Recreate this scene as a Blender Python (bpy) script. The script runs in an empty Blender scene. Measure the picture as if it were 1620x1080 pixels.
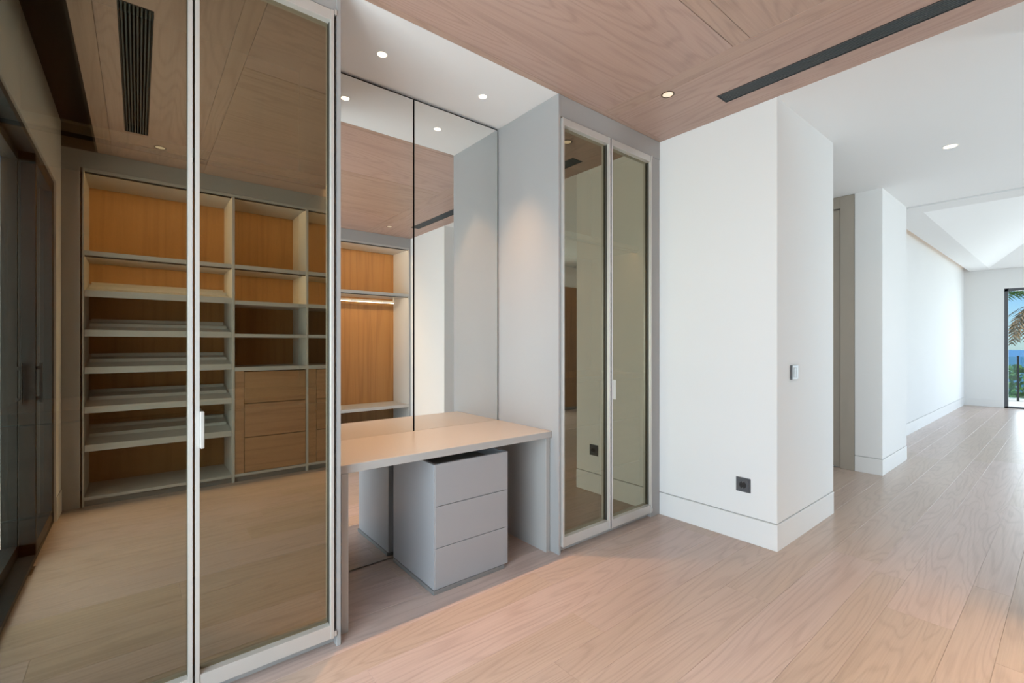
import bpy, bmesh, math, random
from mathutils import Vector, Matrix
random.seed(7)
S = bpy.context.scene
C = S.collection

# ------------------------------------------------------------------ camera
H_EYE = 1.28
cam_d = bpy.data.cameras.new('camera'); cam = bpy.data.objects.new('camera', cam_d); C.objects.link(cam)
cam_d.sensor_width = 36.0; cam_d.lens = 727.5 / 1620 * 36.0
cam_d.shift_y = 4.6 / 1620; cam_d.clip_start = 0.02; cam_d.clip_end = 20000
cam.location = (0, 0, H_EYE); cam.rotation_euler = (math.radians(90), 0, math.radians(50.893 - 90))
S.camera = cam

# ------------------------------------------------------------------ world, sun, large lights, exposure
SKY_STRENGTH = 0.17
w = bpy.data.worlds.new('sky'); S.world = w; w.use_nodes = True
nt = w.node_tree; bg = nt.nodes['Background']
sky = nt.nodes.new('ShaderNodeTexSky'); sky.sky_type = 'NISHITA'; sky.sun_disc = False
sky.sun_elevation = math.radians(62); sky.sun_rotation = math.radians(200); sky.air_density = 1.0; sky.dust_density = 0.1; sky.ozone_density = 1.6
tint = nt.nodes.new('ShaderNodeMix'); tint.data_type = 'RGBA'; tint.blend_type = 'MULTIPLY'; tint.inputs[0].default_value = 1.0
nt.links.new(sky.outputs[0], tint.inputs[6]); tint.inputs[7].default_value = (0.58, 0.84, 1.25, 1)
nt.links.new(tint.outputs[2], bg.inputs[0]); bg.inputs[1].default_value = SKY_STRENGTH

def sun(name, elev, azim, power, ang, col):
    d = bpy.data.lights.new(name, 'SUN'); d.energy = power; d.angle = math.radians(ang); d.color = col
    o = bpy.data.objects.new(name, d); C.objects.link(o)
    o.rotation_euler = (math.radians(90 - elev), 0, math.radians(azim)); return o
# high midday sun, almost along the terrace facade; roofs and reveals keep it out of the rooms
sun('sun', 68, 190, 7.5, 0.6, (1.0, 0.95, 0.88))

def area(name, loc, direction, sx, sy, power, col):
    d = bpy.data.lights.new(name, 'AREA'); d.shape = 'RECTANGLE'; d.size = sx; d.size_y = sy; d.energy = power; d.color = col
    o = bpy.data.objects.new(name, d); C.objects.link(o); o.location = loc
    o.rotation_euler = Vector(direction).to_track_quat('-Z', 'Y').to_euler(); return o
DAY = (0.91, 0.945, 1.0)
area('daylight_terrace_door', (-0.98, 0.56, 1.22), (1, 0, 0), 2.30, 2.36, 172, DAY)
area('daylight_living_windows', (10.2, -4.25, 1.30), (0, 1, 0), 5.6, 2.3, 145, DAY)
area('hall_fill', (5.42, -2.72, 1.28), (0, 1, 0), 1.25, 2.3, 95, DAY)  # fill lamp added to brighten the hall side of the piers
area('daylight_end_window', (13.95, -0.95, 1.25), (-1, 0, 0), 3.5, 2.2, 150, DAY)

S.view_settings.view_transform = 'Standard'; S.view_settings.look = 'None'
S.view_settings.exposure = -0.30; S.view_settings.gamma = 1.0; S.view_settings.use_curve_mapping = False
cy = S.cycles
cy.use_denoising = True
try: cy.denoiser = 'OPENIMAGEDENOISE'; cy.denoising_prefilter = 'ACCURATE'; cy.denoising_input_passes = 'RGB_ALBEDO_NORMAL'
except Exception: pass
cy.max_bounces = 14; cy.diffuse_bounces = 7; cy.glossy_bounces = 7; cy.transparent_max_bounces = 16; cy.transmission_bounces = 6
cy.sample_clamp_indirect = 4.0; cy.caustics_reflective = True; cy.caustics_refractive = False; cy.blur_glossy = 0.3

# ------------------------------------------------------------------ materials
MATS = {}
def newmat(name):
    m = bpy.data.materials.new(name); m.use_nodes = True; MATS[name] = m
    return m, m.node_tree, m.node_tree.nodes['Principled BSDF']
def N(nt, typ, **kw):
    n = nt.nodes.new(typ)
    for k, v in kw.items(): setattr(n, k, v)
    return n
def setin(n, i, v, nt):
    if hasattr(v, 'is_linked') or isinstance(v, bpy.types.NodeSocket): nt.links.new(v, n.inputs[i])
    else: n.inputs[i].default_value = v
def math_n(nt, op, a, b=None, c=None, clamp=False):
    n = N(nt, 'ShaderNodeMath', operation=op); n.use_clamp = clamp
    setin(n, 0, a, nt)
    if b is not None: setin(n, 1, b, nt)
    if c is not None: setin(n, 2, c, nt)
    return n.outputs[0]
def vmath(nt, op, a, b):
    n = N(nt, 'ShaderNodeVectorMath', operation=op); setin(n, 0, a, nt); setin(n, 1, b, nt); return n.outputs[0]
def mixc(nt, f, a, b, mode='MIX'):
    n = N(nt, 'ShaderNodeMix', data_type='RGBA', blend_type=mode); setin(n, 0, f, nt)
    for i, v in ((6, a), (7, b)):
        if isinstance(v, bpy.types.NodeSocket): nt.links.new(v, n.inputs[i])
        else: n.inputs[i].default_value = (*v, 1) if len(v) == 3 else v
    return n.outputs[2]
def bump(nt, p, height, strength, dist):
    b = N(nt, 'ShaderNodeBump'); b.inputs['Strength'].default_value = strength; b.inputs['Distance'].default_value = dist
    nt.links.new(height, b.inputs['Height']); nt.links.new(b.outputs[0], p.inputs['Normal'])

def plain(name, col, rough=0.5, metal=0.0, spec=0.5, var=0.03, scale=6.0, bmp=0.0, bscale=300):
    m, nt, p = newmat(name)
    tc = N(nt, 'ShaderNodeTexCoord'); no = N(nt, 'ShaderNodeTexNoise'); no.inputs['Scale'].default_value = scale; no.inputs['Detail'].default_value = 3
    nt.links.new(tc.outputs['Object'], no.inputs['Vector'])
    a = tuple(c * (1 - var) for c in col); b = tuple(min(1, c * (1 + var)) for c in col)
    nt.links.new(mixc(nt, no.outputs['Fac'], a, b), p.inputs['Base Color'])
    p.inputs['Roughness'].default_value = rough; p.inputs['Metallic'].default_value = metal; p.inputs['Specular IOR Level'].default_value = spec
    if bmp:
        n2 = N(nt, 'ShaderNodeTexNoise'); n2.inputs['Scale'].default_value = bscale; n2.inputs['Detail'].default_value = 2
        nt.links.new(tc.outputs['Object'], n2.inputs['Vector']); bump(nt, p, n2.outputs['Fac'], bmp, 0.001)
    return m

def wood(name, axis, light, dark, rough=0.45, along=0.5, across=4.5, rings=60.0, ring_amt=0.45, fibre_amt=0.35, var=0.16, spec=0.4, pale=None):
    """grain along local axis 0/1/2: contour lines of a stretched noise give the cathedral figure, fine noise the fibres"""
    m, nt, p = newmat(name)
    tc = N(nt, 'ShaderNodeTexCoord'); oi = N(nt, 'ShaderNodeObjectInfo')
    rnd = oi.outputs['Random']
    off = N(nt, 'ShaderNodeCombineXYZ')
    nt.links.new(math_n(nt, 'MULTIPLY', rnd, 37.0), off.inputs[0]); nt.links.new(math_n(nt, 'MULTIPLY', rnd, 91.0), off.inputs[1]); nt.links.new(math_n(nt, 'MULTIPLY', rnd, 53.0), off.inputs[2])
    pos = vmath(nt, 'ADD', tc.outputs['Object'], off.outputs[0])
    def sv(al, ac): return tuple(al if i == axis else ac for i in range(3))
    n1 = N(nt, 'ShaderNodeTexNoise'); n1.inputs['Scale'].default_value = 1.0; n1.inputs['Detail'].default_value = 2.0; n1.inputs['Roughness'].default_value = 0.4; n1.inputs['Distortion'].default_value = 0.25
    nt.links.new(vmath(nt, 'MULTIPLY', pos, sv(along, across)), n1.inputs['Vector'])
    n3 = N(nt, 'ShaderNodeTexNoise'); n3.inputs['Scale'].default_value = 1.0; n3.inputs['Detail'].default_value = 3.0
    nt.links.new(vmath(nt, 'MULTIPLY', pos, sv(along * 8, across * 6)), n3.inputs['Vector'])
    ph = math_n(nt, 'MULTIPLY_ADD', n3.outputs['Fac'], 2.2, math_n(nt, 'MULTIPLY', n1.outputs['Fac'], rings))
    sn = math_n(nt, 'MULTIPLY_ADD', math_n(nt, 'SINE', ph), 0.5, 0.5)
    ring = math_n(nt, 'POWER', sn, 3.6)
    n2 = N(nt, 'ShaderNodeTexNoise'); n2.inputs['Scale'].default_value = 1.0; n2.inputs['Detail'].default_value = 4.0; n2.inputs['Roughness'].default_value = 0.65
    nt.links.new(vmath(nt, 'MULTIPLY', pos, sv(2.5, 130.0)), n2.inputs['Vector'])
    n4 = N(nt, 'ShaderNodeTexNoise'); n4.inputs['Scale'].default_value = 1.0; n4.inputs['Detail'].default_value = 2.0
    nt.links.new(vmath(nt, 'MULTIPLY', pos, sv(0.8, 9.0)), n4.inputs['Vector'])
    f = math_n(nt, 'MULTIPLY', ring, ring_amt)
    f = math_n(nt, 'MULTIPLY_ADD', math_n(nt, 'SUBTRACT', n2.outputs['Fac'], 0.42), fibre_amt * 2, f)
    f = math_n(nt, 'MULTIPLY_ADD', math_n(nt, 'SUBTRACT', n4.outputs['Fac'], 0.45), 0.5, f, clamp=True)
    col = mixc(nt, f, light, dark)
    # piece to piece variation
    v = math_n(nt, 'MULTIPLY_ADD', math_n(nt, 'FRACT', math_n(nt, 'MULTIPLY', rnd, 7.31)), var, 1 - var / 2)
    cv = N(nt, 'ShaderNodeCombineXYZ')
    nt.links.new(v, cv.inputs[0]); nt.links.new(v, cv.inputs[1])
    nt.links.new(math_n(nt, 'MULTIPLY', v, v), cv.inputs[2])
    col = mixc(nt, 1.0, col, cv.outputs[0], 'MULTIPLY')
    nt.links.new(col, p.inputs['Base Color'])
    p.inputs['Roughness'].default_value = rough; p.inputs['Specular IOR Level'].default_value = spec
    bump(nt, p, math_n(nt, 'SUBTRACT', 1.0, f), 0.12, 0.002)
    return m

def emis(name, col, strength):
    m, nt, p = newmat(name)
    p.inputs['Base Color'].default_value = (0.8, 0.75, 0.7, 1)
    p.inputs['Emission Color'].default_value = (*col, 1); p.inputs['Emission Strength'].default_value = strength
    return m
def glass_mat(name, refl, tint_r, tint_t, rough=0.0, fres=1.45, fres_amt=1.0):
    """coated pane: constant share of mirror reflection plus fresnel, the rest passes through tinted"""
    m, nt, p = newmat(name); nt.nodes.remove(p); out = nt.nodes['Material Output']
    g = N(nt, 'ShaderNodeBsdfGlossy'); g.inputs['Color'].default_value = (*tint_r, 1); g.inputs['Roughness'].default_value = rough
    t = N(nt, 'ShaderNodeBsdfTransparent'); t.inputs['Color'].default_value = (*tint_t, 1)
    fr = N(nt, 'ShaderNodeFresnel'); fr.inputs['IOR'].default_value = fres
    f = math_n(nt, 'MULTIPLY_ADD', fr.outputs[0], fres_amt, refl, clamp=True)
    mx = N(nt, 'ShaderNodeMixShader'); nt.links.new(f, mx.inputs[0]); nt.links.new(t.outputs[0], mx.inputs[1]); nt.links.new(g.outputs[0], mx.inputs[2])
    nt.links.new(mx.outputs[0], out.inputs[0]); return m

plain('plaster', (0.83, 0.835, 0.83), 0.75, var=0.012, scale=1.5, bmp=0.04, bscale=180)
plain('ceiling_paint', (0.84, 0.845, 0.845), 0.8, var=0.008, scale=1.2)
plain('skirting', (0.82, 0.825, 0.82), 0.4, var=0.01)
plain('shadow_gap', (0.02, 0.018, 0.016), 0.8)
plain('board_gap', (0.40, 0.40, 0.395), 0.8)
plain('stile_shade', (0.05, 0.048, 0.042), 0.5)  # dark tone for the shade painted inside the door frames
plain('vent_slat', (0.055, 0.068, 0.075), 0.42)
plain('subfloor', (0.20, 0.13, 0.09), 0.8)
plain('lacquer', (0.375, 0.382, 0.385), 0.38, var=0.012, scale=3)
plain('lacquer_desk', (0.43, 0.425, 0.415), 0.30, var=0.012, scale=3)
plain('lacquer_drawer', (0.345, 0.352, 0.37), 0.36, var=0.012, scale=3)
plain('plinth', (0.20, 0.20, 0.20), 0.45)
plain('carcass', (0.49, 0.495, 0.485), 0.45, var=0.012, scale=3)
plain('aluminium', (0.60, 0.585, 0.56), 0.33, metal=0.35, var=0.02, scale=20)
plain('black_metal', (0.016, 0.017, 0.02), 0.38, metal=0.2)
plain('vent_black', (0.02, 0.021, 0.023), 0.5)
plain('recess_shade', (0.035, 0.022, 0.016), 0.8)  # shade inside recesses put in as a dark colour
plain('mirror_edge', (0.05, 0.045, 0.04), 0.4, metal=0.5)
plain('anthracite', (0.085, 0.09, 0.10), 0.42)
plain('anthracite_dark', (0.012, 0.013, 0.015), 0.4)
plain('steel', (0.55, 0.58, 0.60), 0.28, metal=0.9)
plain('switch_grey', (0.50, 0.53, 0.54), 0.35, metal=0.3)
plain('beige_door', (0.40, 0.36, 0.30), 0.5, var=0.03)
plain('lamp_ring', (0.12, 0.085, 0.055), 0.35, metal=0.7)
plain('lamp_ring_white', (0.82, 0.82, 0.80), 0.4)
plain('terrace_stone', (0.62, 0.60, 0.57), 0.7, var=0.06, scale=3, bmp=0.2, bscale=60)
plain('render_white', (0.72, 0.71, 0.69), 0.8, var=0.03)
plain('render_grey', (0.58, 0.64, 0.70), 0.8, var=0.08)
plain('bark', (0.20, 0.15, 0.10), 0.9, var=0.3, scale=14, bmp=0.6, bscale=30)
plain('frond', (0.13, 0.27, 0.055), 0.5, var=0.35, scale=3)
plain('dry_frond', (0.42, 0.27, 0.15), 0.8, var=0.4, scale=5)
plain('leaf', (0.085, 0.20, 0.04), 0.55, var=0.5, scale=1.6)
plain('leaf_light', (0.16, 0.30, 0.07), 0.55, var=0.45, scale=1.6)
plain('hill_ground', (0.14, 0.20, 0.07), 0.9, var=0.4, scale=0.2)
m_sea = plain('sea_water', (0.06, 0.20, 0.38), 0.35, var=0.15, scale=0.02, bmp=0.3, bscale=2)
OAK_L, OAK_D = (0.53, 0.42, 0.365), (0.31, 0.228, 0.188)
wood('floor_oak', 0, OAK_L, OAK_D, rough=0.31, spec=0.5, along=0.5, across=5.0, rings=120, ring_amt=0.27, fibre_amt=0.42, var=0.11)
CW_L, CW_D = (0.475, 0.335, 0.275), (0.285, 0.185, 0.145)
wood('ceiling_oak_x', 0, CW_L, CW_D, rough=0.38, spec=0.5, along=0.4, across=3.4, rings=130, ring_amt=0.28, fibre_amt=0.42, var=0.06)
wood('ceiling_oak_y', 1, CW_L, CW_D, rough=0.38, spec=0.5, along=0.4, across=3.4, rings=130, ring_amt=0.28, fibre_amt=0.42, var=0.06)
BK_L, BK_D = (0.31, 0.165, 0.062), (0.18, 0.088, 0.03)
wood('back_oak', 2, BK_L, BK_D, rough=0.5, along=0.25, across=7.0, rings=30, ring_amt=0.35, fibre_amt=0.4, var=0.05)
wood('drawer_oak', 0, (0.40, 0.25, 0.145), (0.25, 0.14, 0.075), rough=0.5, along=0.4, across=6.0, rings=36, ring_amt=0.4, fibre_amt=0.4, var=0.08)
wood('panel_oak', 2, (0.30, 0.17, 0.085), (0.19, 0.10, 0.05), rough=0.5, along=0.3, across=6.0, rings=36, ring_amt=0.4, fibre_amt=0.4, var=0.08)
WARM = (1.0, 0.63, 0.36)
emis('led', (1.0, 0.68, 0.36), 1100.0)
emis('led_cabinet', (1.0, 0.72, 0.42), 60.0)
emis('led_rail', (1.0, 0.70, 0.42), 30.0)
emis('cove_led', (1.0, 0.72, 0.45), 5.0)
emis('lamp_lens', (1.0, 0.80, 0.55), 6.0)
emis('lamp_lens_wood', (1.0, 0.74, 0.45), 0.75)
glass_mat('bronze_coat', 0.285, (1.0, 0.93, 0.69), (0.30, 0.22, 0.13), fres=1.45, fres_amt=0.9)
glass_mat('clear_pass', 0.0, (1, 1, 1), (0.97, 0.97, 0.96), fres=1.0, fres_amt=0.0)
glass_mat('window_glass', 0.02, (1, 1, 1), (0.90, 0.945, 0.94), fres=1.12, fres_amt=0.35)
glass_mat('balustrade_glass', 0.03, (1, 1, 1), (0.72, 0.86, 0.83), fres=1.35)
mm, mnt, mp = newmat('silver_mirror'); mp.inputs['Base Color'].default_value = (0.90, 0.905, 0.885, 1); mp.inputs['Metallic'].default_value = 1.0; mp.inputs['Roughness'].default_value = 0.0

# ------------------------------------------------------------------ mesh helpers
CACHE = {}
def wloc(o):
    v = Vector((0, 0, 0))
    while o is not None: v = v + o.location; o = o.parent
    return v
def link(name, me, loc, parent=None):
    o = bpy.data.objects.new(name, me); C.objects.link(o)
    if parent is not None:
        o.parent = parent; o.location = Vector(loc) - wloc(parent)
    else: o.location = loc
    return o
def box(name, x0, x1, y0, y1, z0, z1, mat, parent=None, bev=0.0015, front=None, seg=1):
    """one box, origin at its centre; front=(face axis, sign, material) puts a second material on one face"""
    dx, dy, dz = x1 - x0, y1 - y0, z1 - z0
    key = (round(dx, 5), round(dy, 5), round(dz, 5), mat, bev, front, seg)
    me = CACHE.get(key)
    if me is None:
        bm = bmesh.new(); bmesh.ops.create_cube(bm, size=1.0); bmesh.ops.scale(bm, vec=(dx, dy, dz), verts=bm.verts)
        b = min(bev, min(dx, dy, dz) * 0.3)
        if b > 0: bmesh.ops.bevel(bm, geom=bm.edges[:], offset=b, segments=seg, affect='EDGES', profile=0.5)
        me = bpy.data.meshes.new(name); me.materials.append(MATS[mat])
        if front:
            me.materials.append(MATS[front[2]])
            for f in bm.faces:
                if f.normal[front[0]] * front[1] > 0.9: f.material_index = 1
        bm.to_mesh(me); bm.free(); CACHE[key] = me
    return link(name, me, ((x0 + x1) / 2, (y0 + y1) / 2, (z0 + z1) / 2), parent)
def boxes(name, lst, mat, parent=None, origin=None, bev=0.001):
    """several boxes that form one frame-like piece, joined in one mesh"""
    bm = bmesh.new()
    for (x0, x1, y0, y1, z0, z1) in lst:
        r = bmesh.ops.create_cube(bm, size=1.0)
        bmesh.ops.scale(bm, vec=(x1 - x0, y1 - y0, z1 - z0), verts=r['verts'])
        bmesh.ops.translate(bm, vec=((x0 + x1) / 2, (y0 + y1) / 2, (z0 + z1) / 2), verts=r['verts'])
    if bev: bmesh.ops.bevel(bm, geom=bm.edges[:], offset=bev, segments=1, affect='EDGES')
    if origin is None: origin = ((min(b[0] for b in lst) + max(b[1] for b in lst)) / 2, (min(b[2] for b in lst) + max(b[3] for b in lst)) / 2, min(b[4] for b in lst))
    bmesh.ops.translate(bm, vec=[-c for c in origin], verts=bm.verts)
    me = bpy.data.meshes.new(name); me.materials.append(MATS[mat]); bm.to_mesh(me); bm.free()
    return link(name, me, origin, parent)
def slab_hole(name, X, Y, z0, z1, holes, mat, parent=None):
    """rectangular slab with rectangular holes, cut on a grid"""
    xs = sorted(set([X[0], X[1]] + [h[0] for h in holes] + [h[1] for h in holes])); ys = sorted(set([Y[0], Y[1]] + [h[2] for h in holes] + [h[3] for h in holes]))
    bm = bmesh.new(); V = {}
    def vert(i, j, k):
        if (i, j, k) not in V: V[(i, j, k)] = bm.verts.new((xs[i], ys[j], (z0, z1)[k]))
        return V[(i, j, k)]
    def solid(i, j):
        if i < 0 or j < 0 or i >= len(xs) - 1 or j >= len(ys) - 1: return False
        cx, cyy = (xs[i] + xs[i + 1]) / 2, (ys[j] + ys[j + 1]) / 2
        return not any(h[0] < cx < h[1] and h[2] < cyy < h[3] for h in holes)
    for i in range(len(xs) - 1):
        for j in range(len(ys) - 1):
            if not solid(i, j): continue
            a, b, c, d = (i, j), (i + 1, j), (i + 1, j + 1), (i, j + 1)
            bm.faces.new([vert(*q, 0) for q in (a, d, c, b)]); bm.faces.new([vert(*q, 1) for q in (a, b, c, d)])
            for (p, q, ni, nj) in ((a, b, i, j - 1), (b, c, i + 1, j), (c, d, i, j + 1), (d, a, i - 1, j)):
                if not solid(ni, nj): bm.faces.new([vert(*p, 0), vert(*q, 0), vert(*q, 1), vert(*p, 1)])
    o = ((X[0] + X[1]) / 2, (Y[0] + Y[1]) / 2, (z0 + z1) / 2)
    bmesh.ops.translate(bm, vec=[-c for c in o], verts=bm.verts); bmesh.ops.recalc_face_normals(bm, faces=bm.faces)
    me = bpy.data.meshes.new(name); me.materials.append(MATS[mat]); bm.to_mesh(me); bm.free()
    return link(name, me, o, parent)
def lathe(name, prof, mat, loc, parent=None, n=28, axis='z', smooth=True):
    bm = bmesh.new(); rings = []
    for (r, z) in prof:
        rings.append([bm.verts.new((r * math.cos(2 * math.pi * k / n), r * math.sin(2 * math.pi * k / n), z)) if axis == 'z' else bm.verts.new((z, r * math.cos(2 * math.pi * k / n), r * math.sin(2 * math.pi * k / n))) for k in range(n)])
    for a, b in zip(rings, rings[1:]):
        for k in range(n): bm.faces.new((a[k], a[(k + 1) % n], b[(k + 1) % n], b[k]))
    bm.faces.new(rings[0]); bm.faces.new(rings[-1])
    bmesh.ops.recalc_face_normals(bm, faces=bm.faces)
    me = bpy.data.meshes.new(name); me.materials.append(MATS[mat]); bm.to_mesh(me); bm.free()
    return link(name, me, loc, parent)
def pydata(name, verts, faces, mat, loc=(0, 0, 0), parent=None):
    me = bpy.data.meshes.new(name); me.from_pydata(verts, [], faces); me.materials.append(MATS[mat]); me.update()
    bm = bmesh.new(); bm.from_mesh(me); bmesh.ops.recalc_face_normals(bm, faces=bm.faces); bm.to_mesh(me); bm.free()
    return link(name, me, loc, parent)
def thing(name, loc, label, cat, group=None):
    o = bpy.data.objects.new(name, None); C.objects.link(o); o.location = loc; o.empty_display_size = 0.1
    return tag(o, label, cat, group)
def tag(o, label, cat, group=None):
    o['label'] = label; o['category'] = cat
    if group: o['group'] = group
    return o
def struct(o, label=None, cat=None):
    o['kind'] = 'structure'
    if label: o['label'] = label
    if cat: o['category'] = cat
    return o

# ------------------------------------------------------------------ key dimensions (metres; camera stands over the origin)
ZC = 2.807            # ceiling height
XL = -0.46            # left end wall
XP = 3.06             # pillar plane / end of the dressing room
YW = 1.993            # front of the wardrobe panels
YG = 1.978            # face of the bronze doors
YM = 2.589            # face of the niche mirror
YO = -0.91            # front of the open shelving opposite
YB = -1.44            # back of the open shelving

# ------------------------------------------------------------------ floor
floor = struct(box('floor', -0.62, 13.72, -4.2, 2.75, -0.20, -0.014, 'subfloor', bev=0), 'light oak plank floor running from dressing room to living room', 'floor')
rows = [-0.91]
seq_known = [0.21, 0.35, 0.59, 0.73, 0.96, 1.18, 1.33, 1.525, 1.765, 1.93, 2.12, 2.36, 2.50, 2.70]
y = 0.21; down = []
pat = [0.19, 0.24, 0.14, 0.19, 0.14, 0.24]
k = 0
while y > -4.1:
    y -= pat[k % 6]; k += 1; down.append(round(y, 4))
ys = sorted(down) + seq_known
known_joint = {0.21: 3.44, 0.35: 2.83, 0.59: 3.23, 0.96: 2.42, 1.18: 1.30, 1.33: 1.61, 1.765: 1.72, 0.73: 1.1, 1.525: 2.95}
for a, b in zip(ys, ys[1:]):
    y0, y1 = a + 0.0003, b - 0.0003
    L = 1.95 if (b - a) < 0.2 else 2.25
    j = known_joint.get(round(a, 3), random.uniform(0, L) + 1.0)
    while j > -0.46: j -= L
    if b <= -1.45: xmin, xmax = 3.0, 13.6
    elif a >= 1.93: xmin, xmax = -0.5, 5.8
    elif a >= 1.50: xmin, xmax = -0.5, 5.8
    else: xmin, xmax = -0.5, 13.6
    if b <= -2.35: xmin = 6.6
    x = j
    while x < xmax:
        x0, x1 = max(x, xmin), min(x + L, xmax); x += L
        if x1 - x0 < 0.05: continue
        box('plank', x0 + 0.0002, x1 - 0.0002, y0, y1, -0.014, 0.0, 'floor_oak', floor, bev=0.0008)

# ------------------------------------------------------------------ wooden ceiling over the dressing room
ceil = struct(slab_hole('ceiling', (-0.25, XP), (-1.6, 2.02), ZC + 0.016, ZC + 0.19, [(-0.073, 0.055, -0.28, 1.335), (2.765, 2.88, -0.32, 1.40)], 'recess_shade'), 'pinkish brown oak panelled ceiling of the dressing room', 'ceiling')
g = 0.0008
def cpanel(x0, x1, y0, y1, ax, dz=0.0): return box('panel', x0 + g, x1 - g, y0 + g, y1 - g, ZC + dz, ZC + 0.016, 'ceiling_oak_' + ax, ceil, bev=0.0012)
cpanel(-0.25, XP, 1.957, YW + 0.004, 'x'); cpanel(-0.25, XP, -1.60, -0.875, 'x')
cpanel(-0.25, -0.16, -0.875, 1.957, 'y')
slab_hole('panel', (-0.16 + g, 0.368 - g), (-0.875 + g, 1.957 - g), ZC, ZC + 0.016, [(-0.075, 0.057, -0.282, 1.337)], 'ceiling_oak_y', ceil)
cpanel(0.368, 0.45, -0.875, 1.957, 'y')
for (a, b) in ((-0.875, -0.035), (-0.035, 0.05), (0.05, 1.03), (1.03, 1.115), (1.115, 1.957)):
    cpanel(0.45, 2.371, a + (0.0012 if a > 1.1 else 0), b, 'x')
cpanel(2.371, 2.48, -0.875, 1.957, 'y')
slab_hole('panel', (2.48 + g, XP - g), (-0.875 + g, 1.957 - g), ZC, ZC + 0.016, [(2.763, 2.882, -0.322, 1.402)], 'ceiling_oak_y', ceil)
# curtain recess along the terrace door, its shade painted dark
struct(boxes('ceiling_recess', [(XL, -0.25, -0.91, 1.99, 2.99, 3.01), (-0.262, -0.25, -0.91, 1.99, ZC + 0.002, 2.99), (XL, -0.25, -1.0, -0.91, ZC - 0.002, 3.01), (XL, -0.25, 1.99, 2.03, ZC - 0.002, 3.01)], 'recess_shade', bev=0), 'curtain recess in the ceiling along the terrace door with its shade painted dark', 'ceiling recess')
# white ceilings
struct(box('ceiling_niche', 0.66, 1.99, YW + 0.004, 2.66, ZC, ZC + 0.03, 'ceiling_paint', bev=0), 'white painted ceiling of the mirrored vanity niche', 'ceiling')
struct(box('ceiling_hall', XP, 6.66, -2.42, 2.60, ZC, ZC + 0.25, 'ceiling_paint', bev=0.001), 'white painted ceiling of the hall beside the pillar', 'ceiling')

# ------------------------------------------------------------------ walls
OY0, OY1, OZ1 = -0.64, 1.76, 2.45       # terrace door opening
struct(boxes('wall_left', [(XL - 0.20, XL, -1.62, OY0, 0, 3.02), (XL - 0.20, XL, OY1, 2.76, 0, 3.02), (XL - 0.20, XL, OY0, OY1, OZ1, 3.02)], 'plaster', bev=0), 'white end wall around the black framed terrace door', 'wall')
struct(box('wall_back', XL, XP, -1.62, -1.47, 0, 3.0, 'plaster', bev=0), 'white wall behind the open wardrobe shelving', 'wall')
struct(box('wall_wardrobe', XL, XP, 2.66, 2.80, 0, 3.0, 'plaster', bev=0), 'white wall behind the mirrored niche and glass wardrobes', 'wall')
struct(box('wall_pillar', XP, 4.093, 1.17, 2.66, 0.17, ZC, 'plaster', bev=0.0015), 'white wall block between glass wardrobe and hall carrying socket and switch', 'wall')
struct(boxes('wall_opposite_pillar', [(XP, 3.45, -1.62, 0.03, 0.0, ZC)], 'plaster', bev=0.0015), 'white wall pier across the opening from the socket wall', 'wall')
# hall: recess with beige door, second pier, opposite side
struct(box('wall_hall_recess', 4.093, 5.66, 2.30, 2.45, 0, ZC, 'plaster', bev=0), 'white back wall of the hall recess', 'wall')
struct(box('wall_pier', 5.63, 6.63, 1.20, 1.424, 0.16, ZC, 'plaster', bev=0.0015), 'white wall pier between hall recess and living room', 'wall')
struct(boxes('wall_pier_core', [(5.68, 6.63, 1.424, 2.45, 0, ZC)], 'plaster', bev=0), 'white wall mass behind the beige hall door', 'wall')
struct(boxes('wall_hall_opposite', [(3.45, 4.75, -2.42, -2.30, 0, ZC), (6.10, 7.40, -2.42, -2.30, 0, ZC), (4.75, 6.10, -2.42, -2.30, 2.45, ZC)], 'plaster', bev=0), 'white wall on the far side of the hall', 'wall')
struct(box('wall_hall_side', 3.35, 3.45, -2.42, -1.62, 0, ZC, 'plaster', bev=0), 'white side wall of the hall', 'wall')
# living room
struct(box('wall_living', 6.63, 13.57, 1.513, 1.66, 0.17, 3.05, 'plaster', bev=0), 'long bright white wall of the living room beyond the pier', 'wall')
WY0, WY1, WZ1 = -2.9, 0.935, 2.405
struct(boxes('wall_end', [(13.57, 13.80, WY1, 1.66, 0, 3.05), (13.57, 13.80, -4.2, WY0, 0, 3.05), (13.57, 13.80, WY0, WY1, WZ1, 3.05)], 'plaster', bev=0), 'white end wall of the living room around the far window', 'wall')
SX0, SX1 = 7.4, 13.0
struct(boxes('wall_living_opposite', [(6.5, SX0, -4.2, -4.0, 0, 3.05), (SX1, 13.6, -4.2, -4.0, 0, 3.05), (SX0, SX1, -4.2, -4.0, 2.45, 3.05)], 'plaster', bev=0), 'white living room wall with wide windows', 'wall')
struct(box('wall_living_side', 6.5, 6.66, -4.0, -2.42, 0, 3.05, 'plaster', bev=0), 'white wall between hall and living room', 'wall')

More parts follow.
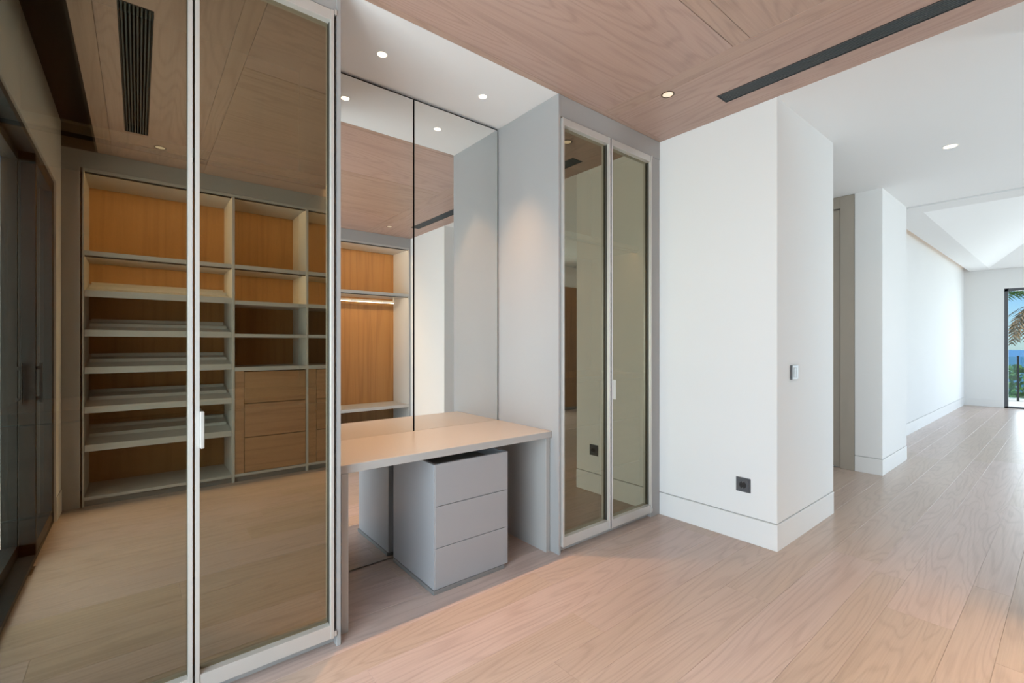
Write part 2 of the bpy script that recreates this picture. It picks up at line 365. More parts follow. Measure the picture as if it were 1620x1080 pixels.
# living-room tray ceiling: flat soffit, sloping sides, cove gap along the wall
z0 = ZC; rise = 1.25; run = rise / 0.72
ox0, ox1, oy0, oy1 = 6.735, 13.565, -3.99, 1.43
ix0, ix1, iy0, iy1 = 7.06, 13.28, -3.65, 1.127
V = [(ox0, oy0, z0), (ox1, oy0, z0), (ox1, oy1, z0), (ox0, oy1, z0),
     (ix0, iy0, z0), (ix1, iy0, z0), (ix1, iy1, z0), (ix0, iy1, z0),
     (ix0 + run, iy0 + run, z0 + rise), (ix1 - run, iy0 + run, z0 + rise), (ix1 - run, iy1 - run, z0 + rise), (ix0 + run, iy1 - run, z0 + rise),
     (ox0, oy0, z0 + 0.10), (ox1, oy0, z0 + 0.10), (ox1, oy1, z0 + 0.10), (ox0, oy1, z0 + 0.10)]
F = [(0, 1, 5, 4), (1, 2, 6, 5), (2, 3, 7, 6), (3, 0, 4, 7), (4, 5, 9, 8), (5, 6, 10, 9), (6, 7, 11, 10), (7, 4, 8, 11), (8, 9, 10, 11),
     (0, 12, 13, 1), (1, 13, 14, 2), (2, 14, 15, 3), (3, 15, 12, 0)]
me = bpy.data.meshes.new('ceiling_living'); me.from_pydata(V, [], F); me.materials.append(MATS['ceiling_paint']); me.update()
struct(link('ceiling_living', me, (0, 0, 0)), 'white tray ceiling with sloping sides in the living room', 'ceiling')
struct(boxes('ceiling_roof', [(6.40, 13.80, -4.2, 1.66, 4.15, 4.25), (6.40, 6.66, -4.2, 1.66, ZC + 0.25, 4.15), (6.66, 13.80, 1.55, 1.66, 3.05, 4.15), (13.58, 13.80, -4.2, 1.55, 3.05, 4.15), (6.66, 13.58, -4.2, -4.05, 3.05, 4.15),
                              (6.64, 13.57, 1.42, 1.56, 3.05, 3.07), (6.64, 6.75, -4.0, 1.43, 3.05, 3.07)], 'ceiling_paint', bev=0), 'white roof shell above the living room tray', 'roof')
struct(box('roof_slab', -0.66, 6.5, -2.45, 2.80, 3.06, 3.16, 'render_white', bev=0), 'flat roof slab over dressing room and hall', 'roof')
cove = thing('cove_light', (10.1, 1.425, ZC + 0.1), 'warm cove light strip hidden above the living room wall', 'light strip')
box('led_strip', 6.9, 13.4, 1.40, 1.425, ZC + 0.102, ZC + 0.112, 'cove_led', cove, bev=0)

# baseboards (flush boards under a thin shadow gap)
def baseboard(name, segs, label):
    o = boxes(name, [s[:4] + (0, s[4]) for s in segs], 'skirting', bev=0.0012); struct(o, label, 'baseboard'); return o
def gap(name, segs, label): return struct(boxes(name, segs, 'board_gap', bev=0), label, 'trim')
baseboard('baseboard_pillar', [(XP - 0.003, 4.096, 1.167, 1.995, 0.163)], 'white flush baseboard wrapping the socket wall block')
gap('trim_1', [(XP + 0.006, 4.087, 1.176, 2.6, 0.163, 0.170)], 'thin shadow gap above the baseboard of the socket wall')
baseboard('baseboard_pier', [(5.627, 6.633, 1.197, 1.424, 0.154)], 'white flush baseboard wrapping the second wall pier')
gap('trim_2', [(5.637, 6.624, 1.206, 1.42, 0.154, 0.160)], 'thin shadow gap above the baseboard of the second pier')
baseboard('baseboard_living', [(6.63, 13.57, 1.510, 1.60, 0.163)], 'white baseboard along the living room wall')
gap('trim_3', [(6.63, 13.57, 1.518, 1.6, 0.163, 0.170)], 'thin shadow gap above the living room baseboard')
baseboard('baseboard_end', [(13.562, 13.57, WY1 + 0.003, 1.51, 0.16)], 'white baseboard beside the far window')
baseboard('baseboard_opposite', [(XP - 0.004, XP, -0.90, 0.034, 0.163), (XP - 0.004, 3.45, 0.03, 0.034, 0.163)], 'white baseboard on the pier across the opening')
baseboard('baseboard_left', [(XL, XL + 0.006, -0.905, OY0 - 0.01, 0.163)], 'short white baseboard between terrace door and open shelving')
gap('trim_4', [(XL, XL + 0.002, -0.905, OY0 - 0.01, 0.164, 0.172)], 'thin shadow gap above the short baseboard by the terrace door')

# beige door in the hall recess
d = struct(bpy.data.objects.new('door_1', None), 'tall flush beige door in the hall recess', 'door'); C.objects.link(d); d.location = (5.65, 1.9, 0)
box('door_leaf', 5.652, 5.69, 1.556, 2.27, 0.012, 2.678, 'beige_door', d, bev=0.002)
boxes('door_frame', [(5.632, 5.70, 1.428, 1.550, 0, ZC - 0.002), (5.632, 5.70, 1.550, 2.28, 2.686, ZC - 0.002)], 'beige_door', d, bev=0.002)
box('reveal', 5.70, 5.71, 1.545, 2.28, 0, 2.69, 'shadow_gap', d, bev=0)
# wood-clad cupboard front at the far side of the hall
wp = thing('wooden_cupboard', (6.76, -2.28, 0), 'dark oak cupboard front on the far side of the hall', 'cupboard')
for k in range(2): box('door', 6.15 + k * 0.61, 6.15 + k * 0.61 + 0.606, -2.298, -2.27, 0.06, 2.40, 'panel_oak', wp)
box('plinth', 6.15, 7.37, -2.298, -2.28, 0.0, 0.058, 'plinth', wp)

# ------------------------------------------------------------------ terrace sliding door (left) and far window
w1 = struct(bpy.data.objects.new('window_1', None), 'black framed sliding glass door to the terrace', 'sliding door'); C.objects.link(w1); w1.location = (XL - 0.1, 0.55, 0)
fx0, fx1 = XL - 0.16, XL - 0.012
boxes('window_frame', [(fx0, fx1, OY0, OY0 + 0.02, 0, OZ1), (fx0, fx1, OY1 - 0.02, OY1, 0, OZ1), (fx0, fx1, OY0, OY1, OZ1 - 0.035, OZ1), (fx0, fx1, OY0, OY1, 0, 0.03)], 'black_metal', w1)
def sash(y0, y1, xa, xb, hy, sw):
    s = boxes('sash', [(xa, xb, y0, y0 + sw, 0.03, OZ1 - 0.033), (xa, xb, y1 - sw, y1, 0.03, OZ1 - 0.033), (xa, xb, y0, y1, 0.03, 0.10), (xa, xb, y0, y1, OZ1 - 0.085, OZ1 - 0.033)], 'black_metal', w1)
    box('pane', (xa + xb) / 2 - 0.006, (xa + xb) / 2 + 0.006, y0 + sw - 0.005, y1 - sw + 0.005, 0.095, OZ1 - 0.08, 'window_glass', s, bev=0)
    boxes('handle', [(xb, xb + 0.02, hy - 0.010, hy + 0.010, 0.95, 0.97), (xb, xb + 0.02, hy - 0.010, hy + 0.010, 1.13, 1.15), (xb + 0.014, xb + 0.026, hy - 0.010, hy + 0.010, 0.93, 1.17)], 'black_metal', s)
sash(OY0 + 0.018, 0.10, -0.545, fx1 - 0.002, 0.075, 0.042)
sash(0.045, OY1 - 0.018, fx0 + 0.004, -0.549, 0.13, 0.05)
w2 = struct(bpy.data.objects.new('window_2', None), 'dark framed glass door at the end of the living room', 'window'); C.objects.link(w2); w2.location = (13.6, -1.0, 0)
boxes('window_frame', [(13.575, 13.66, WY1 - 0.052, WY1, 0, WZ1), (13.575, 13.66, WY0, WY0 + 0.05, 0, WZ1), (13.575, 13.66, WY0, WY1, WZ1 - 0.055, WZ1), (13.575, 13.66, WY0, WY1, 0, 0.03), (13.575, 13.66, -1.02, -0.94, 0, WZ1)], 'anthracite', w2)
for a, b in ((-0.94, WY1 - 0.052), (WY0 + 0.05, -1.02)): box('pane', 13.61, 13.622, a, b, 0.03, WZ1 - 0.055, 'window_glass', w2, bev=0)
w3 = struct(bpy.data.objects.new('window_3', None), 'wide dark framed windows on the long side of the living room', 'window'); C.objects.link(w3); w3.location = (10.2, -4.1, 0)
boxes('window_frame', [(SX0, SX0 + 0.06, -4.14, -4.06, 0, 2.45), (SX1 - 0.06, SX1, -4.14, -4.06, 0, 2.45), (SX0, SX1, -4.14, -4.06, 2.39, 2.45), (SX0, SX1, -4.14, -4.06, 0, 0.05), (10.17, 10.23, -4.14, -4.06, 0, 2.45)], 'anthracite', w3)
for a, b in ((SX0 + 0.06, 10.17), (10.23, SX1 - 0.06)): box('pane', a, b, -4.106, -4.094, 0.05, 2.39, 'window_glass', w3, bev=0)

w4 = struct(bpy.data.objects.new('added_window', None), 'dark framed window added unseen on the far side of the hall for its light', 'window'); C.objects.link(w4); w4.location = (5.42, -2.36, 0)  # unseen window added to go with the hall fill lamp
boxes('window_frame', [(4.75, 4.80, -2.40, -2.32, 0, 2.45), (6.05, 6.10, -2.40, -2.32, 0, 2.45), (4.75, 6.10, -2.40, -2.32, 2.40, 2.45), (4.75, 6.10, -2.40, -2.32, 0, 0.05)], 'anthracite', w4)
box('pane', 4.80, 6.05, -2.366, -2.354, 0.05, 2.40, 'window_glass', w4, bev=0)

# ------------------------------------------------------------------ glass-fronted wardrobes and vanity niche
def bronze_door(parent, x0, x1, zt, handle_x=None, hinge_x=None):
    st = 0.0135
    d = boxes('door', [(x0, x0 + st, YG - 0.006, YG + 0.040, 0.045, zt + 0.044), (x1 - st, x1, YG - 0.006, YG + 0.040, 0.045, zt + 0.044),
                       (x0 + st, x1 - st, YG - 0.003, YG + 0.040, 0.045, 0.102), (x0 + st, x1 - st, YG - 0.003, YG + 0.040, zt, zt + 0.044)], 'aluminium', parent, bev=0.0008)
    box('glass', x0 + st - 0.002, x1 - st + 0.002, YG + 0.028, YG + 0.034, 0.10, zt + 0.002, 'clear_pass', d, bev=0, front=(1, -1, 'bronze_coat'))
    boxes('stile_shade', [(x0 + st, x0 + st + 0.0012, YG + 0.013, YG + 0.028, 0.102, zt), (x1 - st - 0.0012, x1 - st, YG + 0.013, YG + 0.028, 0.102, zt)], 'stile_shade', d, bev=0)  # strips that paint shade onto the inner stile faces
    if handle_x is not None:
        box('handle', handle_x, handle_x + 0.012, YG - 0.030, YG - 0.004, 0.912, 1.042, 'aluminium', d, bev=0.002)
    if hinge_x is not None:
        for zz in (0.05, zt + 0.03): box('pivot', hinge_x, hinge_x + 0.010, YG - 0.004, YG + 0.012, zz, zz + 0.022, 'aluminium', d, bev=0.001)
    return d
def interior(parent, x0, x1):
    box('back_panel', x0, x1, 2.570, 2.588, 0.05, 2.74, 'back_oak', parent)
    box('top_panel', x0, x1, 2.03, 2.57, 2.700, 2.72, 'carcass', parent)
    box('base_panel', x0, x1, 2.03, 2.57, 0.055, 0.075, 'carcass', parent)
    sh = box('shelf', x0, x1, 2.10, 2.57, 1.985, 2.02, 'carcass', parent)
    box('led_profile', x0 + 0.004, x1 - 0.004, 2.112, 2.118, 1.971, 1.985, 'mirror_edge', sh, bev=0)
    box('led_strip', x0 + 0.01, x1 - 0.01, 2.119, 2.127, 1.982, 1.985, 'led_cabinet', sh, bev=0)
    box('counter', x0, x1, 2.07, 2.57, 1.03, 1.066, 'drawer_oak', parent)
    n = 2; wdt = (x1 - x0) / n
    for i in range(n):
        for (a, b) in ((0.735, 1.024), (0.41, 0.729), (0.08, 0.404)):
            box('drawer', x0 + i * wdt + 0.003, x0 + (i + 1) * wdt - 0.003, 2.085, 2.104, a, b, 'drawer_oak', parent)

wl = thing('wardrobe', (0.1, 2.3, 0), 'tall wardrobe with bronze mirrored glass doors at the left of the vanity niche', 'wardrobe', 'bronze glass wardrobes')
box('side_panel', 0.6525, 0.6705, YW - 0.012, 2.60, 0.0, ZC - 0.001, 'lacquer', wl)
box('end_panel', XL + 0.002, -0.352, YW - 0.008, 2.60, 0.0, ZC - 0.001, 'lacquer', wl)
box('filler_panel', -0.352, 0.6525, YW - 0.008, YW + 0.012, 2.692, ZC - 0.001, 'lacquer', wl)
box('plinth', -0.352, 0.6525, YW + 0.030, YW + 0.046, 0.0, 0.05, 'lacquer', wl)
interior(wl, -0.352, 0.652)
bronze_door(wl, -0.346, 0.1495, 2.640, None, None)
bronze_door(wl, 0.1565, 0.640, 2.640, 0.170, 0.641)

wr = thing('wardrobe', (2.5, 2.3, 0), 'tall wardrobe with bronze mirrored glass doors between vanity niche and white socket wall', 'wardrobe', 'bronze glass wardrobes')
box('side_panel', 1.982, 2.000, YW - 0.004, 2.60, 0.0, ZC - 0.001, 'lacquer', wr)
box('end_panel', 2.945, XP - 0.002, YW + 0.002, 2.60, 0.0, ZC - 0.001, 'lacquer', wr)
box('filler_panel', 2.000, XP - 0.002, YW - 0.002, YW + 0.016, 2.672, ZC - 0.001, 'lacquer', wr)
box('plinth', 2.000, 2.945, YW + 0.030, YW + 0.046, 0.0, 0.05, 'lacquer', wr)
interior(wr, 2.000, 2.945)
bronze_door(wr, 2.003, 2.454, 2.618, None, None)
rd = bronze_door(wr, 2.466, 2.930, 2.618, 2.470, 2.932)
box('gap_shade', 2.4648, 2.466, YG - 0.003, YG + 0.038, 0.047, 2.660, 'anthracite_dark', rd, bev=0)  # dark strip painting the shaded gap between the two leaves

# mirror panels of the niche
struct(box('wall_niche_backing', 0.672, 1.981, 2.606, 2.66, 0.0, ZC, 'shadow_gap', bev=0), 'dark backing board behind the niche mirrors', 'wall')
for (a, b, lab) in ((0.674, 1.3165, 'tall niche mirror panel left of the joint beside the glass wardrobe door'), (1.3265, 1.972, 'tall niche mirror panel right of the joint touching the grey side panel')):
    m = thing('mirror', ((a + b) / 2, 2.598, 0), lab, 'mirror', 'niche mirror panels')
    box('glass', a, b, YM, YM + 0.006, 0.006, 2.791, 'mirror_edge', m, bev=0.0006, front=(1, -1, 'silver_mirror'))
    boxes('backing', [(a + 0.004, b - 0.004, YM + 0.0062, YM + 0.016, 0.004, 2.788)], 'mirror_edge', m, bev=0)

desk = thing('vanity_desk', (1.33, 2.3, 0), 'grey lacquered vanity desk built into the mirrored niche', 'desk')
box('desk_top', 0.690, 1.981, 2.045, YM - 0.001, 0.707, 0.7455, 'lacquer_desk', desk, bev=0.002)
box('leg', 0.694, 0.727, 2.048, YM - 0.003, 0.0, 0.7068, 'lacquer_desk', desk)
box('leg', 1.946, 1.979, 2.062, YM - 0.003, 0.0, 0.7068, 'lacquer_desk', desk)

ped = thing('drawer_pedestal', (1.414, 2.32, 0), 'grey three drawer pedestal with open tray top under the desk', 'drawer unit')
px0, px1, py0, py1 = 1.172, 1.656, 2.073, 2.555
box('plinth', px0 - 0.006, px1 - 0.030, py0 - 0.006, py1 - 0.01, 0.0, 0.0215, 'plinth', ped)
box('side_panel', px0, px0 + 0.018, py0 + 0.002, py1, 0.022, 0.664, 'lacquer_drawer', ped)
box('side_panel', px1 - 0.018, px1, py0 + 0.002, py1, 0.022, 0.664, 'lacquer_drawer', ped)
box('back_panel', px0 + 0.018, px1 - 0.018, py1 - 0.018, py1, 0.022, 0.664, 'lacquer_drawer', ped)
box('bottom_panel', px0 + 0.018, px1 - 0.018, py0 + 0.02, py1 - 0.018, 0.022, 0.040, 'lacquer_drawer', ped)
box('top_panel', px0 + 0.018, px1 - 0.018, py0 + 0.0185, py1 - 0.018, 0.598, 0.612, 'plinth', ped)
for (a, b) in ((0.4475, 0.664), (0.2335, 0.4445), (0.0225, 0.2305)):
    box('drawer', px0 + 0.006, px1 - 0.006, py0, py0 + 0.018, a, b, 'lacquer_drawer', ped, bev=0.001)

# ------------------------------------------------------------------ open wardrobe shelving on the opposite wall
struct(box('trim_5', XL, XP - 0.001, YO - 0.02, YO, 2.668, ZC - 0.001, 'lacquer', bev=0.001), 'grey filler board between open shelving and wooden ceiling', 'trim')
struct(box('trim_6', XL, -0.3525, YO - 0.02, YO, 0.0, 2.668, 'lacquer', bev=0.001), 'grey filler board between open shelving and end wall', 'trim')
def unit(x0, x1, label, kind):
    """x0..x1 is the clear opening between the side panels"""
    t = thing('open_wardrobe', ((x0 + x1) / 2, -1.17, 0), label, 'wardrobe', 'open wardrobe units opposite the mirrors')
    box('side_panel', x0 - 0.0105, x0, YB, YO, 0.0, 2.667, 'carcass', t)
    box('side_panel', x1, x1 + 0.0105, YB, YO, 0.0, 2.667, 'carcass', t)
    box('back_panel', x0, x1, YB, YB + 0.016, 0.05, 2.667, 'back_oak', t)
    tp = box('top_panel', x0, x1, YB + 0.016, YO, 2.645, 2.667, 'carcass', t)
    box('led_profile', x0 + 0.002, x1 - 0.002, YO - 0.028, YO - 0.020, 2.632, 2.645, 'mirror_edge', tp, bev=0)
    box('led_strip', x0 + 0.005, x1 - 0.005, YO - 0.038, YO - 0.029, 2.6415, 2.645, 'led', tp, bev=0)
    box('plinth', x0, x1, YO - 0.035, YO - 0.02, 0.0, 0.05, 'plinth', t)
    box('base_panel', x0, x1, YB + 0.016, YO, 0.05, 0.075, 'carcass', t)
    def shelf(z0, z1, led, y=YO - 0.002):
        s = box('shelf', x0, x1, YB + 0.016, y, z0, z1, 'carcass', t)
        if led:
            box('led_profile', x0 + 0.002, x1 - 0.002, y - 0.028, y - 0.020, z0 - 0.012, z0, 'mirror_edge', s, bev=0)
            box('led_strip', x0 + 0.005, x1 - 0.005, y - 0.038, y - 0.029, z0 - 0.0035, z0, 'led', s, bev=0)
    if kind == 'shoes':
        shelf(1.985, 2.02, True)
        for zf in (1.71, 1.395, 1.10, 0.788, 0.485):
            # tilted shoe shelf with a lip at the front and two raised rails
            yf, yb = YO - 0.004, YB + 0.02; sl = 0.22
            V = []; zt = lambda yy: zf - 0.012 + (yf - yy) * sl
            for xx in (x0 + 0.003, x1 - 0.003): V += [(xx, yf, zf), (xx, yf, zf - 0.052), (xx, yf - 0.018, zf - 0.052), (xx, yb, zt(yb) - 0.03), (xx, yb, zt(yb)), (xx, yf - 0.018, zt(yf - 0.018)), (xx, yf - 0.018, zf)]
            Fc = [tuple(range(7)), tuple(range(13, 6, -1))] + [(i, (i + 1) % 7, (i + 1) % 7 + 7, i + 7) for i in range(7)]
            cx = (x0 + x1) / 2
            s = pydata('shoe_shelf', [(v[0] - cx, v[1] - yf, v[2] - zf) for v in V], Fc, 'carcass', (cx, yf, zf), t)
            for dy in (0.20, 0.40):
                yy = yf - dy
                box('rail', x0 + 0.02, x1 - 0.02, yy - 0.016, yy, zt(yy) - 0.012, zt(yy) + 0.028, 'carcass', s)
    elif kind == 'drawers':
        shelf(1.985, 2.02, True); shelf(1.652, 1.688, False); shelf(1.347, 1.379, False)
        box('counter', x0, x1, YB + 0.016, YO, 1.03, 1.068, 'carcass', t)
        box('filler_panel', x0, x0 + 0.076, YO - 0.022, YO - 0.003, 0.075, 1.03, 'drawer_oak', t)
        for (a, b) in ((0.726, 1.022), (0.408, 0.720), (0.078, 0.402)):
            box('drawer', x0 + 0.079, x1 - 0.004, YO - 0.022, YO - 0.001, a, b, 'drawer_oak', t)
        box('drawer_carcass', x0 + 0.08, x1 - 0.004, YB + 0.02, YO - 0.03, 0.08, 1.028, 'recess_shade', t, bev=0)
    else:
        shelf(1.965, 2.005, True)
        rl = box('hanging_rail', x0 + 0.06, x1 - 0.10, -1.19, -1.165, 1.885, 1.915, 'aluminium', t, bev=0.004)
        box('led_strip', x0 + 0.07, x1 - 0.11, -1.184, -1.171, 1.881, 1.885, 'led_rail', rl, bev=0)
        for xx in (x0 + 0.08, x1 - 0.12): box('rail_bracket', xx, xx + 0.012, -1.187, -1.168, 1.915, 1.965, 'aluminium', t)
        shelf(0.375, 0.415, False)
    return t
unit(-0.331, 0.6735, 'open grey unit with tilted shoe shelves nearest the terrace door', 'shoes')
unit(0.6945, 1.3185, 'open grey unit with oak drawers next to the shoe shelves', 'drawers')
unit(1.3395, 1.984, 'open grey unit with oak drawers next to the hanging rail unit', 'drawers')
unit(2.005, 3.030, 'open grey unit with lit hanging rail and low shelf nearest the hall', 'hanging')
box('trim_7', 3.0405, XP - 0.001, YB, YO, 0.0, 2.667, 'lacquer'); struct(bpy.data.objects['trim_7'], 'grey end panel between hanging unit and wall pier', 'trim')

# ------------------------------------------------------------------ ceiling vents
def vent(x0, x1, y0, y1, n, label):
    t = thing('air_vent', ((x0 + x1) / 2, (y0 + y1) / 2, ZC), label, 'air vent', 'linear ceiling vents')
    fw = 0.006
    boxes('frame', [(x0, x0 + fw, y0, y1, ZC - 0.002, ZC + 0.03), (x1 - fw, x1, y0, y1, ZC - 0.002, ZC + 0.03), (x0 + fw, x1 - fw, y0, y0 + fw, ZC - 0.002, ZC + 0.03), (x0 + fw, x1 - fw, y1 - fw, y1, ZC - 0.002, ZC + 0.03)], 'vent_black', t, bev=0)
    box('backing', x0 + fw, x1 - fw, y0 + fw, y1 - fw, ZC + 0.05, ZC + 0.055, 'shadow_gap', t, bev=0)
    p = (x1 - x0 - 2 * fw) / n
    for i in range(n):
        c = x0 + fw + p * (i + 0.5)
        box('slat', c - p * 0.24, c + p * 0.24, y0 + fw, y1 - fw, ZC, ZC + 0.025, 'vent_slat', t, bev=0)
vent(2.764, 2.881, -0.321, 1.401, 7, 'long black slotted air vent in the wooden ceiling near the hall opening')
vent(-0.074, 0.056, -0.281, 1.336, 8, 'long black slotted air vent in the wooden ceiling near the terrace door')

# ------------------------------------------------------------------ downlights
def downlight(x, y, label, ring, lens, r, power, col=None, blend=0.6, size=120, spot=True, group='recessed downlights'):
    t = thing('downlight', (x, y, ZC), label, 'downlight', group)
    lathe('ring', [(r * 0.80, 0.012), (r * 0.80, -0.001), (r * 0.88, -0.003), (r, -0.0015), (r, 0.012)], ring, (x, y, ZC), t)
    lathe('lens', [(r * 0.79, 0.004), (r * 0.79, -0.0005), (r * 0.5, -0.0012)], lens, (x, y, ZC), t)
    if spot:
        d = bpy.data.lights.new('downlight_beam', 'SPOT'); d.energy = power; d.color = col or WARM; d.spot_size = math.radians(size); d.spot_blend = blend; d.shadow_soft_size = r * 0.7
        o = bpy.data.objects.new('downlight_beam', d); C.objects.link(o); o.parent = t; o.location = (0, 0, -0.012)
downlight(0.997, 2.311, 'glowing downlight in the white niche ceiling nearer the tall left wardrobe', 'lamp_ring_white', 'lamp_lens', 0.030, 130, col=(1.0, 0.56, 0.28), size=66, blend=1.0)
downlight(1.648, 2.313, 'glowing downlight in the white niche ceiling nearer the grey side panel', 'lamp_ring_white', 'lamp_lens', 0.030, 130, col=(1.0, 0.56, 0.28), size=66, blend=1.0)
downlight(2.513, 1.581, 'dark ringed downlight in the wooden ceiling in front of the narrow glass wardrobe', 'lamp_ring', 'lamp_lens_wood', 0.039, 5, size=80, blend=1.0)
downlight(2.530, -0.455, 'dark ringed downlight in the wooden ceiling in front of the hanging rail unit', 'lamp_ring', 'lamp_lens_wood', 0.039, 5, size=80, blend=1.0)
downlight(0.133, -0.483, 'dark ringed downlight in the wooden ceiling in front of the shoe shelves', 'lamp_ring', 'lamp_lens_wood', 0.039, 5, size=80, blend=1.0)
downlight(0.133, 1.581, 'dark ringed downlight in the wooden ceiling in front of the wide glass wardrobe', 'lamp_ring', 'lamp_lens_wood', 0.039, 5, size=80, blend=1.0)
downlight(4.863, 0.620, 'glowing downlight in the white hall ceiling', 'lamp_ring_white', 'lamp_lens', 0.050, 10)

# ------------------------------------------------------------------ socket and switch
so = thing('power_socket', (XP, 1.373, 0.367), 'anthracite wall socket low on the white wall beside the glass wardrobe', 'socket')
box('plate', XP - 0.008, XP, 1.327, 1.419, 0.321, 0.413, 'anthracite', so, bev=0.002)
ins = box('insert', XP - 0.0115, XP - 0.008, 1.338, 1.408, 0.332, 0.402, 'anthracite', so, bev=0.001)
lathe('socket_well', [(0.0225, -0.0008), (0.0225, 0.0), (0.020, 0.0)], 'anthracite_dark', (XP - 0.0117, 1.373, 0.367), so, axis='x')
for dy in (-0.0095, 0.0095): lathe('pin_hole', [(0.003, -0.001), (0.003, 0.0)], 'shadow_gap', (XP - 0.0124, 1.373 + dy, 0.367), so, axis='x', n=12)
box('earth_clip', XP - 0.0140, XP - 0.0118, 1.3705, 1.3755, 0.3835, 0.3885, 'steel', so, bev=0); box('earth_clip', XP - 0.0140, XP - 0.0118, 1.3705, 1.3755, 0.3455, 0.3505, 'steel', so, bev=0)
sw = thing('light_switch', (3.31, 1.17, 1.098), 'slim grey metal light switch on the white wall above the hall floor', 'switch')
box('housing', 3.262, 3.358, 1.157, 1.17, 1.052, 1.145, 'anthracite', sw, bev=0.001)
box('plate', 3.263, 3.357, 1.1545, 1.157, 1.053, 1.144, 'switch_grey', sw, bev=0.0005)
box('rocker', 3.282, 3.308, 1.1515, 1.1545, 1.067, 1.130, 'switch_grey', sw, bev=0.001); box('rocker', 3.312, 3.338, 1.1515, 1.1545, 1.067, 1.130, 'switch_grey', sw, bev=0.001)

# ------------------------------------------------------------------ outside
struct(box('terrace_floor', -6.0, XL - 0.20, -6, 6, -0.30, -0.02, 'terrace_stone', bev=0), 'pale stone terrace outside the sliding door', 'terrace')
tw = struct(boxes('terrace_wall', [(-3.4, XL - 0.21, -2.6, -2.4, -0.02, 3.0), (-3.4, XL - 0.21, -2.40, -2.30, 0.92, 1.02), (-3.4, XL - 0.21, -2.40, -2.34, 2.0, 2.2)], 'render_grey', bev=0.002), 'blue grey terrace wall with ledge seen through the sliding door', 'wall')
struct(box('terrace_deck', 13.80, 16.6, -5, 6, -0.25, -0.02, 'terrace_stone', bev=0), 'pale stone terrace beyond the far window', 'terrace')
bal = thing('glass_balustrade', (15.6, 0.5, 0), 'clear glass balustrade with dark posts on the terrace beyond the far window', 'balustrade')
for k in range(-3, 4):
    yy = 0.86 + k * 1.25
    box('post', 15.58, 15.63, yy - 0.02, yy + 0.02, -0.02, 1.02, 'black_metal', bal)
    box('glass_panel', 15.598, 15.612, yy + 0.035, yy + 1.215, 0.04, 1.0, 'balustrade_glass', bal, bev=0)
struct(pydata('hillside', [(16.6, -60, -0.6), (16.6, 60, -0.6), (60, 90, -7), (60, -90, -7), (260, 250, -42), (260, -250, -42)], [(0, 1, 2, 3), (3, 2, 4, 5)], 'hill_ground'), 'green slope falling towards the sea', 'hill')
struct(pydata('sea', [(200, -3000, -41), (200, 3000, -41), (5200, 5200, -41), (5200, -5200, -41)], [(0, 1, 2, 3)], 'sea_water'), 'blue sea on the horizon', 'sea')

def bush(x, y, z, r, hgt, label, mat, n=420):
    t = thing('bush', (x, y, z), label, 'bush', 'bushes below the terrace')
    verts, faces = [], []
    for _ in range(n):
        a = random.uniform(0, 2 * math.pi); ph = math.acos(random.uniform(-0.3, 1)); q = random.uniform(0.75, 1.05)
        c = Vector((r * q * math.sin(ph) * math.cos(a), r * q * math.sin(ph) * math.sin(a), hgt * 0.45 + hgt * 0.55 * q * math.cos(ph)))
        s = random.uniform(0.05, 0.11) * (0.5 + r); u = Vector((random.gauss(0, 1), random.gauss(0, 1), random.gauss(0, 1))).normalized(); v = u.cross(Vector((random.gauss(0, 1), random.gauss(0, 1), 0.3))).normalized()
        b = len(verts); verts += [tuple(c - u * s), tuple(c + v * s * 0.45), tuple(c + u * s), tuple(c - v * s * 0.45)]; faces.append((b, b + 1, b + 2, b + 3))
    f = pydata('foliage', verts, faces, mat, (x, y, z), t); f['kind'] = 'stuff'
    lathe('stem', [(0.06, 0), (0.04, hgt * 0.6)], 'bark', (x, y, z), t, n=8)
bl = ['broad dark green bush behind the balustrade post', 'light green bush rising beside the balustrade', 'small dark green bush low behind the glass balustrade', 'tall light green bush towards the palm', 'large dark green bush on the slope', 'rounded light green bush further down the slope']
for i, (x, y, z, r, hh, mt) in enumerate([(20.9, 2.2, -1.3, 0.55, 1.75, 'leaf'), (22.3, 1.0, -1.5, 0.85, 2.15, 'leaf_light'), (17.9, 2.0, -0.8, 0.45, 1.15, 'leaf'), (24.6, 2.4, -1.9, 0.95, 2.35, 'leaf_light'), (26.6, 0.4, -2.2, 1.2, 2.6, 'leaf'), (30.0, 2.2, -2.7, 1.4, 3.0, 'leaf_light')]):
    bush(x, y, z, r, hh, bl[i], mt)

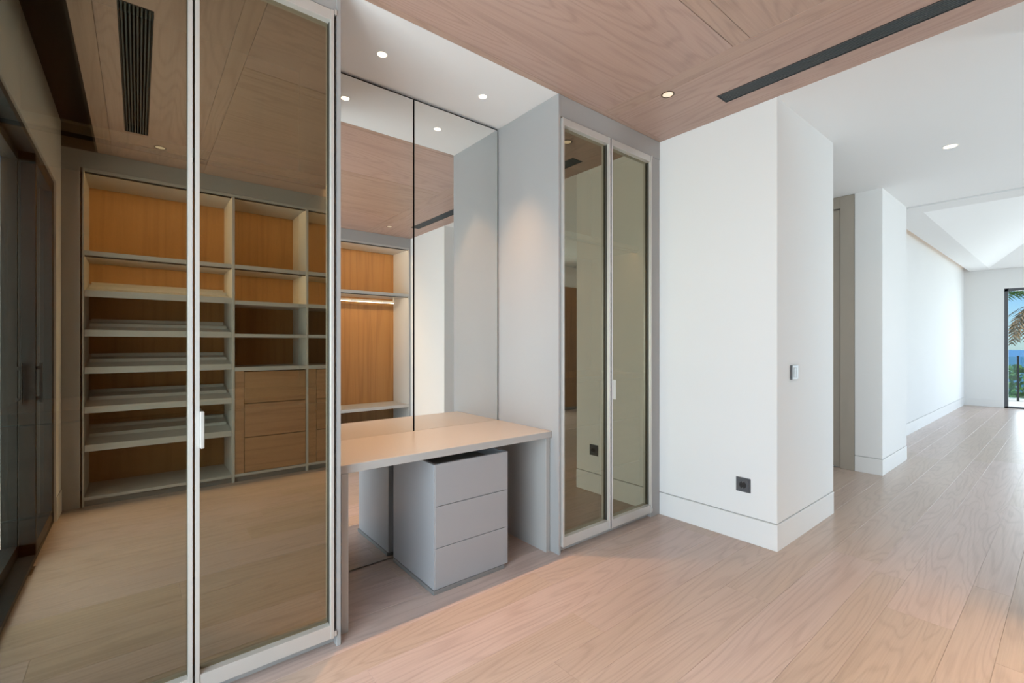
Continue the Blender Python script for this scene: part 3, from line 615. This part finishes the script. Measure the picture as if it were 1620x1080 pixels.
palm = thing('palm_tree', (18.4, 0.42, -0.8), 'palm with green crown and hanging dry brown fronds beyond the far window', 'palm tree')
lathe('trunk', [(0.24, 0), (0.17, 0.6), (0.16, 2.2), (0.20, 3.2)], 'bark', (18.4, 0.42, -0.8), palm, n=14)
def frond(az, el, length, droop, mat, name, nleaf=26, lw=0.035, ll=0.5):
    verts, faces = [], []
    base = Vector((0, 0, 3.2)); hd = Vector((math.cos(az), math.sin(az), 0)); side = Vector((-math.sin(az), math.cos(az), 0))
    pts = []
    for i in range(nleaf + 1):
        s = i / nleaf; e = el - droop * s
        pts.append((pts[-1] + (hd * math.cos(e) + Vector((0, 0, math.sin(e)))) * (length / nleaf)) if pts else base + hd * 0.12)
    for i in range(nleaf):
        a, b = pts[i], pts[i + 1]; w_ = 0.016 * (1 - 0.7 * i / nleaf); k = len(verts)
        up = Vector((0, 0, 1)) * w_
        verts += [tuple(a - side * w_), tuple(a + side * w_), tuple(b + side * w_), tuple(b - side * w_), tuple(a - up)]; faces += [(k, k + 1, k + 2, k + 3), (k, k + 3, k + 4), (k + 1, k + 4, k + 2)]
        if i < 3: continue
        d = (b - a).normalized(); l = ll * math.sin(math.pi * (0.12 + 0.85 * i / nleaf)) + 0.08
        for sg in (-1, 1):
            tip = a + side * sg * l * 0.8 + d * l * 0.5 - Vector((0, 0, 1)) * l * random.uniform(0.15, 0.45)
            k = len(verts); verts += [tuple(a), tuple(a + d * lw), tuple(tip), tuple((a + tip) / 2 - d * lw * 0.4 + Vector((0, 0, 0.02)))]; faces += [(k, k + 1, k + 2, k + 3)]
    pydata(name, verts, faces, mat, (18.4, 0.42, -0.8), palm)
for i in range(13): frond(2 * math.pi * i / 13 + random.uniform(-.2, .2), random.uniform(0.25, 1.0), random.uniform(1.7, 2.2), random.uniform(0.9, 1.5), 'frond', 'frond')
for i in range(16): frond(2 * math.pi * i / 16 + random.uniform(-.2, .2), random.uniform(-0.5, 0.0), random.uniform(1.2, 1.7), random.uniform(1.2, 1.9), 'dry_frond', 'dry_frond', nleaf=16, ll=0.3)
